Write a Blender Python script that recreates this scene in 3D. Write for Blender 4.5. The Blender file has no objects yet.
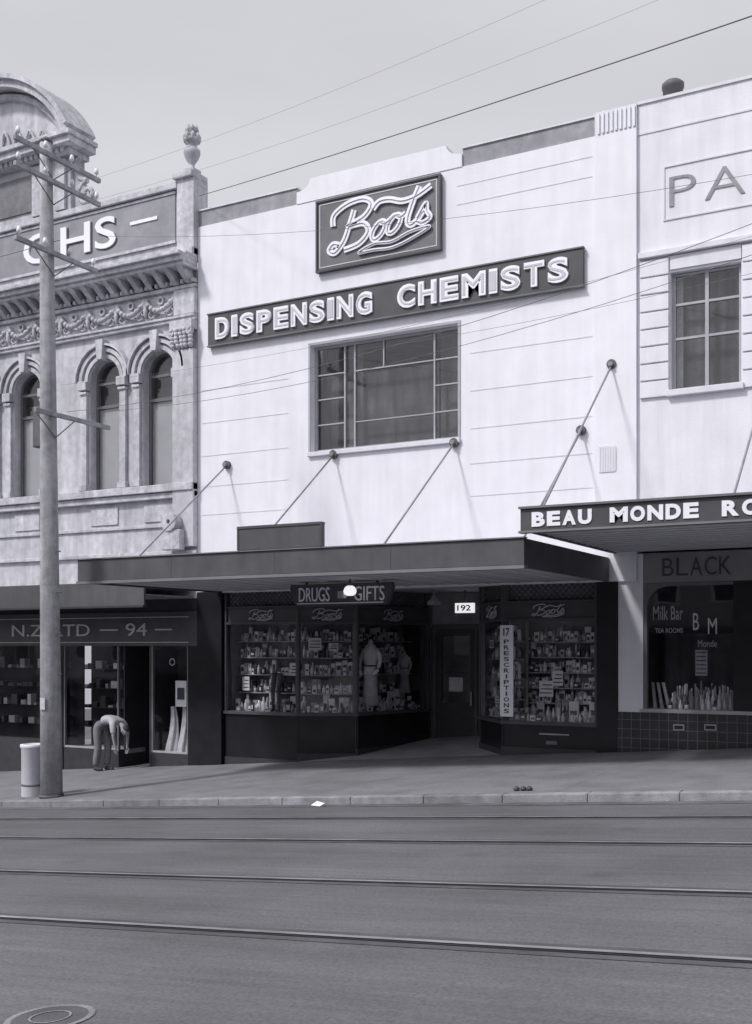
import bpy, math, random
from mathutils import Vector
random.seed(7)
# ------------------------------------------------------------------ survey model
F=1100.0; CX=376.0; HOR=645.0
TH=math.atan(1100/1996.0); ST=math.sin(TH); CT=math.cos(TH)
D=18.7
def XU(u,Y=D):
    a=(u-CX)/F; return Y*(-ST+a*CT)/(CT+a*ST)
def ZV(u,v,Y=D):
    a=(u-CX)/F; return Y/(CT+a*ST)*(HOR-v)/F
G=0.0782; KY=13.4; KH=0.11
def zp(x,y): return -1.853+G*(x+5.52)+0.02*(y-18.7)
def zr(x,y=0): return -1.853+G*(x+5.52)+0.02*(KY-18.7)-KH
def ze(x,y): return zp(x,y)+0.055*(y-18.75)
# ------------------------------------------------------------------ materials
def col(v): return (v*0.985,v*0.98,min(1,v*1.05+0.002),1)
MATS={}
def mat(name,v,rough=0.8,amt=0.12,scale=6,bump=0.0,streak=0.0,spec=0.4,metal=0.0,fine=60,emit=0):
    if name in MATS: return MATS[name]
    m=bpy.data.materials.new(name); m.use_nodes=True; nt=m.node_tree; N=nt.nodes; L=nt.links
    b=N['Principled BSDF']; b.inputs['Roughness'].default_value=rough
    b.inputs['Metallic'].default_value=metal
    b.inputs['Specular IOR Level'].default_value=spec
    tc=N.new('ShaderNodeTexCoord')
    def noise(sc,vec=(1,1,1),det=4):
        mp=N.new('ShaderNodeMapping'); mp.inputs['Scale'].default_value=vec
        L.new(tc.outputs['Object'],mp.inputs['Vector'])
        n=N.new('ShaderNodeTexNoise'); n.inputs['Scale'].default_value=sc; n.inputs['Detail'].default_value=det
        L.new(mp.outputs['Vector'],n.inputs['Vector']); return n.outputs['Fac']
    def rng(s,a):
        r=N.new('ShaderNodeMapRange'); r.inputs['From Min'].default_value=0.3; r.inputs['From Max'].default_value=0.7
        r.inputs['To Min'].default_value=1-a; r.inputs['To Max'].default_value=1+a*0.6; L.new(s,r.inputs['Value']); return r.outputs['Result']
    def mul(a,c):
        x=N.new('ShaderNodeMath'); x.operation='MULTIPLY'; L.new(a,x.inputs[0]); L.new(c,x.inputs[1]); return x.outputs[0]
    fac=mul(rng(noise(scale),amt),rng(noise(scale*0.13),amt))
    if streak: fac=mul(fac,rng(noise(2.2,(2.5,2.5,0.22)),streak))
    if bump or streak: fac=mul(fac,rng(noise(fine,det=2),amt*0.5))
    vm=N.new('ShaderNodeVectorMath'); vm.operation='SCALE'; vm.inputs[0].default_value=col(v)[:3]; L.new(fac,vm.inputs['Scale'])
    L.new(vm.outputs[0],b.inputs['Base Color'])
    if bump:
        bp=N.new('ShaderNodeBump'); bp.inputs['Strength'].default_value=bump; bp.inputs['Distance'].default_value=0.02
        L.new(noise(fine,det=2),bp.inputs['Height']); L.new(bp.outputs['Normal'],b.inputs['Normal'])
    if emit:
        b.inputs['Emission Color'].default_value=col(1.0); b.inputs['Emission Strength'].default_value=emit
    MATS[name]=m; return m
def glass(name,refl=1.0,tint=0.75,rough=0.0):
    m=bpy.data.materials.new(name); m.use_nodes=True; nt=m.node_tree; N=nt.nodes; L=nt.links
    N.remove(N['Principled BSDF']); out=N['Material Output']
    t=N.new('ShaderNodeBsdfTransparent'); t.inputs['Color'].default_value=(tint,tint,tint,1)
    g=N.new('ShaderNodeBsdfGlossy'); g.inputs['Roughness'].default_value=rough+0.02; g.inputs['Color'].default_value=(refl,refl,refl,1)
    tc=N.new('ShaderNodeTexCoord'); n=N.new('ShaderNodeTexNoise'); n.inputs['Scale'].default_value=0.9; L.new(tc.outputs['Object'],n.inputs['Vector'])
    bp=N.new('ShaderNodeBump'); bp.inputs['Strength'].default_value=0.08; bp.inputs['Distance'].default_value=0.05; L.new(n.outputs['Fac'],bp.inputs['Height'])
    L.new(bp.outputs['Normal'],g.inputs['Normal'])
    ge=N.new('ShaderNodeNewGeometry'); dt=N.new('ShaderNodeVectorMath'); dt.operation='DOT_PRODUCT'
    L.new(ge.outputs['Incoming'],dt.inputs[0]); L.new(ge.outputs['Normal'],dt.inputs[1])
    def M(op,a,b=None,c=None):
        x=N.new('ShaderNodeMath'); x.operation=op
        for i,q in enumerate((a,b,c)):
            if q is None: continue
            if hasattr(q,'links'): L.new(q,x.inputs[i])
            else: x.inputs[i].default_value=q
        return x.outputs[0]
    ab=M('ABSOLUTE',dt.outputs['Value']); iv=M('SUBTRACT',1.0,ab); pw=M('POWER',iv,5.0); fr=M('MULTIPLY_ADD',pw,0.95,0.045)
    mx=N.new('ShaderNodeMixShader'); L.new(fr,mx.inputs[0]); L.new(t.outputs[0],mx.inputs[1]); L.new(g.outputs[0],mx.inputs[2])
    L.new(mx.outputs[0],out.inputs['Surface']); MATS[name]=m; return m

M_WHITE=mat('white_stucco',0.80,0.85,0.04,2.2,0.2,0.045)
M_WHITE2=mat('white_stucco_neighbour',0.75,0.85,0.05,2.2,0.25,0.07)
M_TRIM=mat('cream_trim',0.70,0.7,0.06,5,0.1,0.06)
M_GREYBAND=mat('grey_render',0.34,0.85,0.16,5,0.3,0.12)
M_SIGN=mat('sign_grey',0.16,0.5,0.15,4)
M_SIGND=mat('sign_dark',0.075,0.5,0.15,4)
M_LET=mat('letter_white',0.85,0.5,0.03,4)
M_LETG=mat('letter_inline',0.55,0.5,0.05,4)
M_STONE=mat('weathered_stone',0.57,0.9,0.16,6,0.5,0.20)
M_STONE2=mat('carved_stone',0.59,0.9,0.2,9,0.5,0.20)
M_STONED=mat('stone_dark_and_shadow',0.22,0.9,0.2,6,0.3)  # plain dark stone; on the cornice frieze, shadow put into the colour
M_FASC=mat('awning_fascia_paint',0.09,0.55,0.15,3,0,0.12)
M_FASCL=mat('awning_edge_light',0.19,0.6,0.12,3)
M_SOFF=mat('awning_soffit',0.45,0.8,0.08,3)
M_SOFFL=mat('soffit_light',0.65,0.8,0.06,3)
M_BLACK=mat('black_vitrolite',0.02,0.2,0.2,3,spec=0.4)
M_DARK=mat('dark_timber',0.045,0.5,0.2,5)
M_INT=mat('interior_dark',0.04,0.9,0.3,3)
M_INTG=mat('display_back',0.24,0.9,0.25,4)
M_FRAME=mat('window_frame',0.16,0.5,0.1,5)
M_FRAMEL=mat('window_frame_light',0.40,0.5,0.1,5)
M_FRD=mat('shop_frame_bronze',0.08,0.4,0.15,5)
M_WOOD=mat('pole_wood',0.40,0.9,0.22,8,0.6,0.30)
M_IRON=mat('iron',0.12,0.6,0.2,8)
M_ROD=mat('galvanised_rod',0.30,0.5,0.2,8)
M_WIRE=mat('wire',0.14,0.6,0.1,8)
M_KERB=mat('kerb_stone',0.28,0.9,0.3,5,0.5)
M_RAIL=mat('rail_steel',0.36,0.4,0.3,3,metal=0.2)
M_GROOVE=mat('rail_groove',0.02,0.9,0.2,3)
M_PAPER=mat('paper',0.8,0.8,0.05,5)
M_G1=mat('goods_white',0.82,0.5,0.1,9)
M_G2=mat('goods_grey',0.36,0.5,0.2,9)
M_G3=mat('goods_dark',0.07,0.3,0.2,9)
M_G4=mat('goods_mid',0.58,0.5,0.2,9)
M_BLIND=mat('window_reflection',0.55,0.7,0.1,2)
M_LAMP=mat('lamp_globe',0.9,0.4,0.0,9,emit=0.8)
M_SKIN=mat('skin',0.30,0.6,0.05,9)
M_SHIRT=mat('shirt',0.48,0.9,0.1,9,0.2)
M_TROU=mat('trousers',0.20,0.9,0.15,9,0.2)
M_HAIR=mat('hair',0.04,0.7,0.1,9)
M_GL=glass('shop_glass',0.8,0.97); M_GLU=glass('upper_glass',0.9,0.88,0.02)
def brickmat(name,c1,c2,mort,sx,bw,bh,rough=0.3,msize=0.03,vertical=True):
    m=bpy.data.materials.new(name); m.use_nodes=True; nt=m.node_tree;N=nt.nodes;L=nt.links;b=N['Principled BSDF']
    tc=N.new('ShaderNodeTexCoord'); mp=N.new('ShaderNodeMapping')
    if vertical: mp.inputs['Rotation'].default_value=(math.radians(-90),0,0)
    L.new(tc.outputs['Object'],mp.inputs[0])
    br=N.new('ShaderNodeTexBrick'); br.inputs['Scale'].default_value=sx; br.inputs['Brick Width'].default_value=bw; br.inputs['Row Height'].default_value=bh
    br.offset=0; br.inputs['Mortar Size'].default_value=msize
    br.inputs['Color1'].default_value=col(c1); br.inputs['Color2'].default_value=col(c2); br.inputs['Mortar'].default_value=col(mort)
    L.new(mp.outputs[0],br.inputs['Vector']); 
    n=N.new('ShaderNodeTexNoise'); n.inputs['Scale'].default_value=1.6; n.inputs['Detail'].default_value=8; L.new(tc.outputs['Object'],n.inputs['Vector'])
    r=N.new('ShaderNodeMapRange'); r.inputs[1].default_value=0.3; r.inputs[2].default_value=0.7; r.inputs[3].default_value=0.78; r.inputs[4].default_value=1.14; L.new(n.outputs['Fac'],r.inputs[0])
    n2=N.new('ShaderNodeTexNoise'); n2.inputs['Scale'].default_value=35; n2.inputs['Detail'].default_value=5; L.new(tc.outputs['Object'],n2.inputs['Vector'])
    r2=N.new('ShaderNodeMapRange'); r2.inputs[1].default_value=0.3; r2.inputs[2].default_value=0.7; r2.inputs[3].default_value=0.82; r2.inputs[4].default_value=1.14; L.new(n2.outputs['Fac'],r2.inputs[0])
    mm=N.new('ShaderNodeMath'); mm.operation='MULTIPLY'; L.new(r.outputs[0],mm.inputs[0]); L.new(r2.outputs[0],mm.inputs[1])
    vm=N.new('ShaderNodeVectorMath'); vm.operation='SCALE'; L.new(br.outputs['Color'],vm.inputs[0]); L.new(mm.outputs[0],vm.inputs['Scale'])
    L.new(vm.outputs[0],b.inputs['Base Color']); b.inputs['Roughness'].default_value=rough
    MATS[name]=m; return m
M_TILE=brickmat('black_tiles',0.03,0.04,0.13,1,0.16,0.16,0.2,0.006)
M_PAVE=brickmat('pavement_asphalt',0.20,0.21,0.165,1,2.4,5.0,0.9,0.012,False)
M_ENTRY=brickmat('entry_tiles',0.36,0.40,0.25,1,0.3,0.3,0.5,0.008,False)
def roadmat():
    m=bpy.data.materials.new('road_asphalt'); m.use_nodes=True; nt=m.node_tree;N=nt.nodes;L=nt.links;b=N['Principled BSDF']
    tc=N.new('ShaderNodeTexCoord')
    def nz(sc,vec,det,lo,hi,a=0.3,c=0.7):
        mp=N.new('ShaderNodeMapping'); mp.inputs['Scale'].default_value=vec; L.new(tc.outputs['Object'],mp.inputs[0])
        n=N.new('ShaderNodeTexNoise'); n.inputs['Scale'].default_value=sc; n.inputs['Detail'].default_value=det; L.new(mp.outputs[0],n.inputs['Vector'])
        r=N.new('ShaderNodeMapRange'); r.inputs[1].default_value=a; r.inputs[2].default_value=c; r.inputs[3].default_value=lo; r.inputs[4].default_value=hi; L.new(n.outputs['Fac'],r.inputs[0]); return r.outputs[0],n.outputs['Fac']
    a,_=nz(1.0,(0.25,1.6,1),6,0.84,1.12); c,_=nz(0.5,(1,1,1),8,0.80,1.16); d,df=nz(45,(1,1,1),6,0.74,1.2); e,_=nz(6,(0.12,2.5,1),5,0.88,1.09)
    def mul(p,q):
        x=N.new('ShaderNodeMath'); x.operation='MULTIPLY'; L.new(p,x.inputs[0]); L.new(q,x.inputs[1]); return x.outputs[0]
    vo=N.new('ShaderNodeTexVoronoi'); vo.inputs['Scale'].default_value=0.9; L.new(tc.outputs['Object'],vo.inputs['Vector'])
    r=N.new('ShaderNodeMapRange'); r.inputs[1].default_value=0.04; r.inputs[2].default_value=0.16; r.inputs[3].default_value=0.8; r.inputs[4].default_value=1.0; L.new(vo.outputs['Distance'],r.inputs[0])
    f=mul(mul(mul(a,c),mul(d,e)),r.outputs[0])
    vm=N.new('ShaderNodeVectorMath'); vm.operation='SCALE'; vm.inputs[0].default_value=col(0.125)[:3]; L.new(f,vm.inputs['Scale']); L.new(vm.outputs[0],b.inputs['Base Color'])
    b.inputs['Roughness'].default_value=0.8
    bp=N.new('ShaderNodeBump'); bp.inputs['Strength'].default_value=0.4; bp.inputs['Distance'].default_value=0.01; L.new(df,bp.inputs['Height']); L.new(bp.outputs[0],b.inputs['Normal'])
    return m
M_ROAD=roadmat()
M_BED=mat('track_edge',0.10,0.85,0.25,4,0.3)
# ------------------------------------------------------------------ builders
ALL=[]
class O:
    def __init__(s,name,x=0,y=0,z=0):
        s.name=name; s.root=bpy.data.objects.new(name,None); bpy.context.collection.objects.link(s.root)
        s.parts={}; ALL.append(s)
    def p(s,part,m,bevel=0,smooth=False):
        k=part
        if k not in s.parts: s.parts[k]=[[],[],m,bevel,smooth]
        return s.parts[k]
    def add(s,part,m,vs,fs,bevel=0,smooth=False):
        P=s.p(part,m,bevel,smooth); o=len(P[0]); P[0].extend(vs); P[1].extend([tuple(i+o for i in f) for f in fs])
    def hexa(s,part,m,v,bevel=0):
        s.add(part,m,v,[(0,3,2,1),(4,5,6,7),(0,1,5,4),(1,2,6,5),(2,3,7,6),(3,0,4,7)],bevel)
    def box(s,part,m,x0,x1,y0,y1,z0,z1,bevel=0):
        if x0>x1:x0,x1=x1,x0
        if y0>y1:y0,y1=y1,y0
        if z0>z1:z0,z1=z1,z0
        s.hexa(part,m,[(x0,y0,z0),(x1,y0,z0),(x1,y1,z0),(x0,y1,z0),(x0,y0,z1),(x1,y0,z1),(x1,y1,z1),(x0,y1,z1)],bevel)
    def gbox(s,part,m,x0,x1,y0,y1,z1,depth=0.3,bevel=0):
        s.hexa(part,m,[(x0,y0,zp(x0,y0)-depth),(x1,y0,zp(x1,y0)-depth),(x1,y1,zp(x1,y1)-depth),(x0,y1,zp(x0,y1)-depth),(x0,y0,z1),(x1,y0,z1),(x1,y1,z1),(x0,y1,z1)],bevel)
    def prism(s,part,m,pts,y0,y1,bevel=0):
        n=len(pts); vs=[(x,y0,z) for x,z in pts]+[(x,y1,z) for x,z in pts]
        fs=[tuple(range(n)),tuple(range(2*n-1,n-1,-1))]+[(i,i+n,(i+1)%n+n,(i+1)%n) for i in range(n)]
        s.add(part,m,vs,fs,bevel)
    def lathe(s,part,m,cx,cy,z0,prof,n=20,sx=1,sy=1):
        vs=[];fs=[]
        for r,z in prof:
            for i in range(n):
                a=2*math.pi*i/n; vs.append((cx+r*sx*math.cos(a),cy+r*sy*math.sin(a),z0+z))
        for j in range(len(prof)-1):
            for i in range(n): fs.append((j*n+i,j*n+(i+1)%n,(j+1)*n+(i+1)%n,(j+1)*n+i))
        fs.append(tuple(range(n-1,-1,-1))); fs.append(tuple((len(prof)-1)*n+i for i in range(n)))
        s.add(part,m,vs,fs,0,True)
    def tube(s,part,m,pts,r,n=6,r1=None,closed=False):
        pts=[Vector(p) for p in pts]; vs=[];fs=[]; k=len(pts)
        for j,p in enumerate(pts):
            if closed: t=pts[(j+1)%k]-pts[j-1]
            else: t=(pts[min(j+1,k-1)]-pts[max(j-1,0)])
            t.normalize(); up=Vector((0,0,1)) if abs(t.z)<0.9 else Vector((0,1,0))
            a=t.cross(up).normalized(); b=t.cross(a)
            rr=r if r1 is None else r+(r1-r)*j/(k-1)
            for i in range(n):
                q=2*math.pi*i/n; w=p+a*rr*math.cos(q)+b*rr*math.sin(q); vs.append(tuple(w))
        for j in range(k if closed else k-1):
            jn=(j+1)%k
            for i in range(n): fs.append((j*n+i,j*n+(i+1)%n,jn*n+(i+1)%n,jn*n+i))
        if not closed:
            fs.append(tuple(range(n-1,-1,-1))); fs.append(tuple((k-1)*n+i for i in range(n)))
        s.add(part,m,vs,fs,0,True)
    def ribbon(s,part,m,pts,w,th=0.02,closed=False):
        pts=[Vector(p) for p in pts]; k=len(pts); vs=[];fs=[]
        for j,p in enumerate(pts):
            t=(pts[(j+1)%k]-pts[j-1]) if closed else (pts[min(j+1,k-1)]-pts[max(j-1,0)])
            n=Vector((-t.z,0,t.x)).normalized()
            for sg,dy in ((1,0),(-1,0),(-1,th),(1,th)): q=p+n*w*sg; vs.append((q.x,q.y+dy,q.z))
        for j in range(k if closed else k-1):
            jn=(j+1)%k
            for i in range(4): fs.append((j*4+i,j*4+(i+1)%4,jn*4+(i+1)%4,jn*4+i))
        if not closed: fs.append((0,1,2,3)); b=(k-1)*4; fs.append((b+3,b+2,b+1,b))
        s.add(part,m,vs,fs)
    def ring(s,part,m,cx,cz,r0,r1,y0,y1,a0=0,a1=180,n=24):
        for i in range(n):
            p=math.radians(a0+(a1-a0)*i/n); q=math.radians(a0+(a1-a0)*(i+1)/n)
            P=lambda r,a:(cx+r*math.cos(a),cz+r*math.sin(a))
            s.prism(part,m,[P(r0,p),P(r1,p),P(r1,q),P(r0,q)],y0,y1)
    def text(s,part,m,string,x0,x1,z0,z1,Y,off=0.0,ext=0.01,fn=None):
        cu=bpy.data.curves.new('t','FONT'); cu.body=string; cu.offset=off; cu.extrude=ext; cu.resolution_u=4
        ob=bpy.data.objects.new('t',cu); bpy.context.collection.objects.link(ob); bpy.context.view_layer.update()
        me=bpy.data.meshes.new_from_object(ob.evaluated_get(bpy.context.evaluated_depsgraph_get()))
        xs=[v.co.x for v in me.vertices]; ys=[v.co.y for v in me.vertices]
        ax,bx,ay,by=min(xs),max(xs),min(ys),max(ys)
        vs=[]
        for v in me.vertices:
            X=x0+(v.co.x-ax)/(bx-ax)*(x1-x0); Z=z0+(v.co.y-ay)/(by-ay)*(z1-z0); Yy=Y-v.co.z-ext
            vs.append(fn(X,Yy-Y,Z) if fn else (X,Yy,Z))
        fs=[tuple(p.vertices) for p in me.polygons]
        s.add(part,m,vs,fs)
        bpy.data.objects.remove(ob); bpy.data.curves.remove(cu); bpy.data.meshes.remove(me)
    def build(s):
        import bmesh
        for k,(vs,fs,m,bev,sm) in s.parts.items():
            me=bpy.data.meshes.new(k); me.from_pydata(vs,[],fs); me.materials.append(m); me.validate()
            bm=bmesh.new(); bm.from_mesh(me); bmesh.ops.recalc_face_normals(bm,faces=bm.faces); bm.to_mesh(me); bm.free()
            if sm:
                for p in me.polygons: p.use_smooth=len(p.vertices)<=4
            ob=bpy.data.objects.new(k,me); bpy.context.collection.objects.link(ob); ob.parent=s.root
            if bev:
                b=ob.modifiers.new('b','BEVEL'); b.width=bev; b.segments=2; b.limit_method='ANGLE'
def smoothpts(P,k=6,closed=False):
    out=[];n=len(P); rg=range(n) if closed else range(n-1)
    for i in rg:
        g=lambda j:Vector(P[j%n]) if closed else Vector(P[max(0,min(n-1,j))])
        a,b,c,d=g(i-1),g(i),g(i+1),g(i+2)
        for t in range(k):
            t/=k; out.append(0.5*((2*b)+(c-a)*t+(2*a-5*b+4*c-d)*t*t+(3*b-a-3*c+d)*t**3))
    if not closed: out.append(Vector(P[-1]))
    return out
def ell(cx,cy,rx,ry,sl=0.25,n=12): return [(cx+rx*math.cos(2*math.pi*i/n)+sl*ry*math.sin(2*math.pi*i/n),cy+ry*math.sin(2*math.pi*i/n)) for i in range(n)]
SCRIPT=[([(0.25,0.80),(0.21,0.6),(0.15,0.33),(0.06,0.16),(0.0,0.21),(0.04,0.30),(0.10,0.27)],0),
 ([(0.04,0.60),(0.05,0.78),(0.18,0.92),(0.34,0.95),(0.42,0.84),(0.35,0.66),(0.19,0.55),(0.34,0.55),(0.39,0.40),(0.30,0.23),(0.15,0.17)],0),
 (ell(0.49,0.38,0.055,0.14),1),(ell(0.64,0.43,0.055,0.14),1),
 ([(0.50,0.52),(0.55,0.47),(0.60,0.51),(0.65,0.57),(0.70,0.52),(0.75,0.57)],0),
 ([(0.88,0.95),(0.82,0.72),(0.77,0.46),(0.79,0.36),(0.85,0.40),(0.91,0.53)],0),
 ([(0.44,0.74),(0.50,0.84),(0.60,0.84),(0.72,0.77),(0.85,0.80),(0.99,0.92)],0),
 ([(0.86,0.44),(0.94,0.65),(0.95,0.53),(0.98,0.42),(0.91,0.35),(0.85,0.40)],0),
 ([(0.30,0.07),(0.45,0.17),(0.62,0.15),(0.80,0.25),(0.98,0.27),(0.80,0.13),(0.62,0.05),(0.45,0.07)],1)]

# ------------------------------------------------------------------ ground, road, pavement
def sheet(o,part,m,x0,x1,y0,y1,zf,off=0.0):
    o.add(part,m,[(x0,y0,zf(x0,y0)+off),(x1,y0,zf(x1,y0)+off),(x1,y1,zf(x1,y1)+off),(x0,y1,zf(x0,y1)+off)],[(0,1,2,3)])
g=O('ground'); sheet(g,'terrain',mat('earth',0.12,0.95,0.2,1),-600,600,-600,600,lambda x,y:zr(x)-0.25)
rd=O('road'); sheet(rd,'asphalt',M_ROAD,-90,70,-9,KY+0.02,zr)
tr=O('tram_track')
def road_y(v,u=383):
    a=(u-CX)/F; dy=CT+a*ST; k=(-ST+a*CT)/dy; dr=(v-HOR)/F/dy
    c=zr(0); return -c/(dr+G*k)
for v in (940,882.5,841,818):
    y=road_y(v)
    sheet(tr,'bed',M_BED,-90,70,y-0.15,y+0.13,zr,0.004)
    sheet(tr,'rail_head',M_RAIL,-90,70,y-0.022,y+0.03,zr,0.012)
    sheet(tr,'groove',M_GROOVE,-90,70,y-0.06,y-0.023,zr,0.008)
    sheet(tr,'seal',M_GROOVE,-90,70,y+0.031,y+0.038,zr,0.008)
pv=O('pavement')
sheet(pv,'footpath',M_PAVE,-90,70,KY+0.17,30,zp)
rk=random.Random(11)
x=-40
while x<30:
    L=1.15; a,b=x+0.002,x+L-0.002; y0,y1=KY+rk.uniform(-.004,.004),KY+0.166
    pv.hexa('kerb',M_KERB,[(a,y0,zr(a)-0.1),(b,y0,zr(b)-0.1),(b,y1,zr(b)-0.1),(a,y1,zr(a)-0.1),(a,y0,zp(a,y0)),(b,y0,zp(b,y0)),(b,y1,zp(b,y1)+0.002),(a,y1,zp(a,y1)+0.002)],0.015)
    x+=L
sheet(rd,'gutter',mat('gutter_concrete',0.13,0.9,0.3,4),-90,70,KY-0.28,KY-0.008,zr,0.004)
p2=O('pavement'); sheet(p2,'footpath_far',M_PAVE,-90,70,-13,-9.0,lambda x,y:zr(x)+.12)
lt=O('paper_litter'); y=road_y(806,318); X=XU(318,y); z=zr(X)+0.01
lt.add('sheet',M_PAPER,[(X-.09,y-.05,z),(X+.07,y-.07,z),(X+.09,y+.04,z+.03),(X-.06,y+.07,z+.05)],[(0,1,2,3)])
l2=O('rubbish')
for uu in (515,522,528):
    X=XU(uu,13.7); l2.lathe('scrap',M_G3,X,13.75,zp(X,13.75),[(0.03,0),(0.05,0.03),(0.02,0.06)],8)
mh=O('manhole_cover'); y=road_y(1018,50); X=XU(50,y)
for r0,r1,mm,of in ((0.20,0.235,M_KERB,0.005),(0.0,0.20,M_BED,0.004),(0.10,0.112,M_KERB,0.008)):
    n=32
    for i in range(n):
        a=2*math.pi*i/n;b=2*math.pi*(i+1)/n
        q=[(X+r*math.cos(t),y+r*math.sin(t)) for r,t in ((r0,a),(r1,a),(r1,b),(r0,b))]
        mh.add('ring_%.2f'%r1,mm,[(p[0],p[1],zr(p[0])+of) for p in q],[(0,1,2,3)])

# ------------------------------------------------------------------ CHEMIST BUILDING
cb=O('chemist_shop_building')
XL,XR=-14.64,-5.93
Wt=9.27
wx0,wx1,wz0,wz1=XU(311),XU(458),3.86,6.0
WY1=19.0
cb.box('wall',M_WHITE,XL,wx0,D,WY1,1.1,8.90)
cb.box('wall',M_WHITE,wx1,XR,D,WY1,1.1,8.90)
cb.box('wall',M_WHITE,wx0,wx1,D,WY1,1.1,wz0)
cb.box('wall',M_WHITE,wx0,wx1,D,WY1,wz1,8.90)
c0,c1=XU(297),XU(462)
cb.box('parapet_band',M_GREYBAND,XL,c0,D+0.03,WY1,8.90,Wt-0.03)
cb.box('parapet_band',M_GREYBAND,c1,XR,D+0.03,WY1,8.90,Wt-0.03)
cb.box('parapet_cap',M_TRIM,XL,c0,D-0.0,WY1+.03,Wt-0.03,Wt+0.0)
cb.box('parapet_cap',M_TRIM,c1,XR,D-0.0,WY1+.03,Wt-0.03,Wt+0.0)
s0,s1=c0,c1
pts=[(s0,8.90),(s1,8.90),(s1,9.14)]
for i in range(7):
    a=math.pi/2*i/6; pts.append((s1-0.32+0.32*(1-math.sin(a))*1.0, 9.14+0.22*(1-math.cos(a))))
for i in range(7):
    a=math.pi/2*(6-i)/6; pts.append((s0+0.32-0.32*(1-math.sin(a)), 9.14+0.22*(1-math.cos(a))))
pts.append((s0,9.14))
cb.prism('parapet_centre',M_WHITE,pts,D-0.015,WY1+0.01)
for z in (2.75,3.35,4.0,4.7,5.4):
    cb.box('string_line',M_TRIM,XL+0.1,wx0-0.55,D-0.006,D-0.001,z,z+0.02)
    cb.box('string_line',M_TRIM,wx1+0.25,XR-0.05,D-0.006,D-0.001,z,z+0.02)
for z in (8.55,8.2):
    cb.box('string_line',M_TRIM,c1-0.1,XR-0.05,D-0.006,D-0.001,z,z+0.02)
cb.box('pilaster',M_WHITE,XR+0.004,XU(637),D-0.05,WY1,1.1,8.86)
cb.box('pilaster_head',M_TRIM,XR+0.004,XU(637),D-0.035,WY1,8.86,Wt+0.02)
for i in range(9):
    xx=XR+0.06+i*0.078
    cb.box('flute',M_WHITE,xx,xx+0.035,D-0.065,D-0.036,8.90,Wt-0.02)
cb.box('vent',M_TRIM,XU(600),XU(616),D-0.065,D-0.051,3.0,3.45)
for i in range(7): cb.box('vent_bars',M_TRIM,XU(600)+0.02+i*0.045,XU(600)+0.03+i*0.045,D-0.072,D-0.066,3.02,3.43)
gy=D+0.16
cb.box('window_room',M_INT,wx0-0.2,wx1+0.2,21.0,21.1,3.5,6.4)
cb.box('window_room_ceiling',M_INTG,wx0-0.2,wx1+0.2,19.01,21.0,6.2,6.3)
cb.box('window_reflection',mat('pane_reflection',0.11,0.9,0.5,2,streak=0.5),XU(353),XU(430),19.1,19.12,3.9,5.42)  # mottled grey sheet, pane reflections put into its colour
cb.box('window_side_reflection',mat('pane_reflection2',0.15,0.9,0.5,2,streak=0.5),wx0,XU(352),19.14,19.16,3.9,6.0)  # side panes: reflected grey painted on a sheet behind the glass
cb.box('window_side_reflection',MATS['pane_reflection2'],XU(431),wx1,19.14,19.16,3.9,6.0)
cb.box('window_glass',M_GLU,wx0+0.02,wx1-0.02,gy+0.02,gy+0.024,wz0+0.02,wz1-0.02)
def bar(o,x0,x1,z0,z1,y0=gy-0.02,y1=gy+0.05,m=M_FRAMEL,p='window_bars'): o.box(p,m,x0,x1,y0,y1,z0,z1)
bar(cb,wx0,wx0+0.06,wz0,wz1); bar(cb,wx1-0.06,wx1,wz0,wz1)
bar(cb,wx0+0.06,wx1-0.06,wz1-0.06,wz1,gy-0.018); bar(cb,wx0+0.06,wx1-0.06,wz0,wz0+0.06,gy-0.018)
for xx in (XU(341),XU(351),XU(431)): bar(cb,xx-0.016,xx+0.016,wz0+0.06,wz1-0.06,gy-0.014)
xx=XU(380); bar(cb,xx-0.012,xx+0.012,5.42,wz1-0.06,gy-0.013)
for z in (4.42,4.93,5.42): bar(cb,wx0+0.06,XU(341)-.02,z-0.012,z+0.012,gy-0.012); bar(cb,XU(431)+.02,wx1-0.06,z-0.012,z+0.012,gy-0.012)
bar(cb,XU(351)+.02,XU(431)-.02,5.408,5.432,gy-0.011); bar(cb,XU(351)+.02,XU(431)-.02,4.40,4.42,gy-0.011)
cb.box('window_sill',M_TRIM,wx0-0.06,wx1+0.06,D-0.07,D+0.14,wz0-0.09,wz0-0.002,0.01)
cb.box('window_architrave',M_FRAMEL,wx0-0.05,wx0-0.005,D-0.02,D+0.1,wz0,wz1+0.05)
cb.box('window_architrave',M_FRAMEL,wx1+0.005,wx1+0.05,D-0.02,D+0.1,wz0,wz1+0.05)
cb.box('window_architrave',M_FRAMEL,wx0-0.004,wx1+0.004,D-0.02,D+0.1,wz1+0.001,wz1+0.05)
cb.box('body',M_WHITE2,XL+0.01,XR,22.95,30,-4,8.6)
cb.box('roof',M_GREYBAND,XL+0.01,XR,19.01,30,8.4,8.5)

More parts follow.
